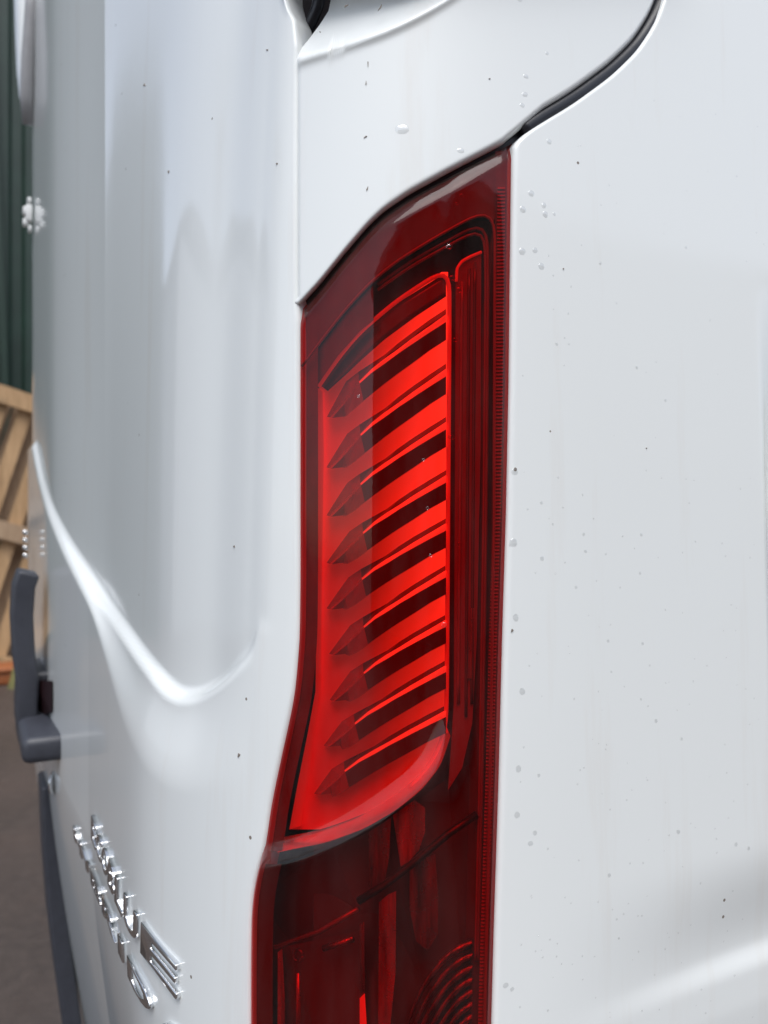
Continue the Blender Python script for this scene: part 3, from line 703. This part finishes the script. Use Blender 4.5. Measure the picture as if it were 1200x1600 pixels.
SD = [(817, 328, 6, 1), (830, 303, 6, .9), (852, 336, 5, 1.2), (850, 322, 4.5, 1.2), (816, 394, 6, 1.1), (836, 392, 5, 1), (846, 417, 6, 1), (858, 222, 5, 1), (870, 538, 3, 1), (805, 738, 5, 1.1), (803, 849, 6, 1.2), (847, 873, 4, 1),
      (806, 966, 5, 1.3), (816, 1081, 5, 1.2), (846, 786, 3, 1), (810, 1202, 5, 1.2), (842, 1212, 3, 1), (808, 1274, 5, 1.1), (836, 1302, 4, 1), (829, 1318, 5, .8), (1060, 1300, 5, .8), (1025, 1127, 3.5, 1), (950, 1002, 3, 1), (900, 918, 3, 1), (912, 835, 3, 1), (1002, 836, 3, 1),
      (866, 335, 3, 1), (952, 1368, 3.5, 1), (915, 862, 3, 1), (1000, 896, 3, 1), (1040, 626, 3, 1), (995, 575, 3, 1), (938, 412, 3, 1), (1072, 387, 3, 1), (1150, 1320, 4, 1), (1170, 1326, 3.5, 1), (1065, 1155, 3, 1), (1004, 1006, 3, 1), (790, 1540, 5, .8), (800, 1546, 4, .8)]
ORD = ['topmost', 'second', 'third', 'fourth', 'fifth', 'sixth', 'seventh', 'eighth', 'ninth', 'tenth', 'eleventh', 'twelfth', 'thirteenth', 'fourteenth', 'fifteenth']
nth = lambda i: 'topmost rain drop' if i == 0 else ORD[i] + ' rain drop from the top'
near = sorted([a for a in SD if a[0] < 831], key=lambda a: a[1]); far = [a for a in SD if a[0] >= 831]
for i, a in enumerate(near): drop(*a, nth(i) + ' on the side panel close beside the lamp edge', 'rain drops beside the lamp')
for a in far: drop(*a, 'small rain drop out on the open white side panel, away from the lamp edge', 'rain drops on the side panel')
drop(628, 203, 11, .8, 'largest rain drop, alone in the middle of the corner panel above the lamp', 'rain drops on the corner panel')
for i, a in enumerate(sorted([(820, 148, 6, .7), (822, 120, 5, .8), (816, 165, 5, .8), (812, 0, 5, .8), (855, 84, 3.5, 1), (720, 236, 6, .8)], key=lambda a: a[1])):
    drop(*a, nth(i) + ' on the right of the corner panel', 'rain drops on the corner panel')
for i, a in enumerate(sorted([(702, 385, 4.5, .8), (707, 434, 4, .9), (718, 453, 4, 1), (711, 531, 3, .9), (706, 683, 4.5, .7), (718, 851, 3, 1), (694, 977, 3.5, 1), (722, 305, 3, .8), (714, 318, 2.5, .8)], key=lambda a: a[1])):
    drop(*a, nth(i) + ' along the upright crease of the red lens', 'rain drops on the lens', .0012, True)
for i, a in enumerate([(560, 619, 2, 1), (662, 718, 2, 1), (668, 794, 2, 1), (673, 868, 2, 1)]):
    drop(*a, nth(i) + ' on the red lens in front of the fins', 'rain drops on the lens', .0005, True)
V = []; F = []
ico = [np.array(v.co) for v in DM.vertices]; icf = [tuple(p.vertices) for p in DM.polygons]
for k in range(420):
    u = random.uniform(812, 1195); v = random.uniform(60, 1600) ** 1.0
    if random.random() > (.18 + .82 * (v / 1600) ** 2): continue
    if v < np.interp(u, [812, 960, 1040], [225, 130, 20]): continue
    s, z = sz(u, v); p = at(s, z, float(side_shape(s, z))); k_ = random.uniform(.0006, .0013); b = len(V)
    V += [p + [0, k_ * .6 * .30 * .62, 0] + q * [k_, k_ * .6, k_ * random.uniform(.8, 1.1)] for q in ico]; F += [tuple(b + i for i in f) for f in icf]
tag(link('rain_mist', V, F, M['water']), 'fine rain beads scattered over the white side panel', 'water', kind='stuff')
# grit stuck to the paint: flat dark flecks
V = []; F = []
for u, v, a, b, an in [(484, 93, 3.2, 1.2, -.4), (490, 97, 2, 1.3, 0), (498, 90, 2.2, 1.4, -.5), (574, 295, 5, 1.3, -1.2), (571, 214, 4.5, 1, -.6), (541, 9, 5, 1.4, -.5), (594, 12, 9, 1.2, -1.0), (500, 50, 1.5, 1, 0), (765, 123, 2, 1, 0),
                       (345, 855, 3, 2.6, 0), (373, 1180, 2.6, 5, .2), (231, 262, 1.6, 3, .2), (196, 126, 2, 3, .3), (407, 72, 3, 1.6, 0), (431, 255, 2, 2.5, 0), (575, 100, 1, 7, 0), (572, 130, 1, 5, .05), (800, 985, 2.5, 4, .3), (880, 420, 1.5, 1.5, 0), (1010, 700, 1.3, 1.3, 0)]:
    b0 = len(V)
    for o in (.0005, -.0004):
        for k in range(10):
            t = 2 * math.pi * k / 10; r_ = 1 + .3 * math.sin(3 * t + u); x, y = .62 * a * r_ * math.cos(t), .62 * b * r_ * math.sin(t)
            uu, vv = u + x * math.cos(an) - y * math.sin(an), v + x * math.sin(an) + y * math.cos(an); s_, z_ = sz(uu, vv)
            V.append(at(s_, z_, o + (float(recess(s_, z_)) if u < 455 else 0)))
    F.append(tuple(b0 + k for k in range(10))); F += [(b0 + k, b0 + (k + 1) % 10, b0 + 10 + (k + 1) % 10, b0 + 10 + k) for k in range(10)]
M['grit'] = simple('road_grit', (.24, .21, .18), .8, var=.4, vscale=300)
tag(link('grit', V, F, M['grit'], None, False), 'dark specks of road grit stuck to the white paint', 'grit', kind='stuff')
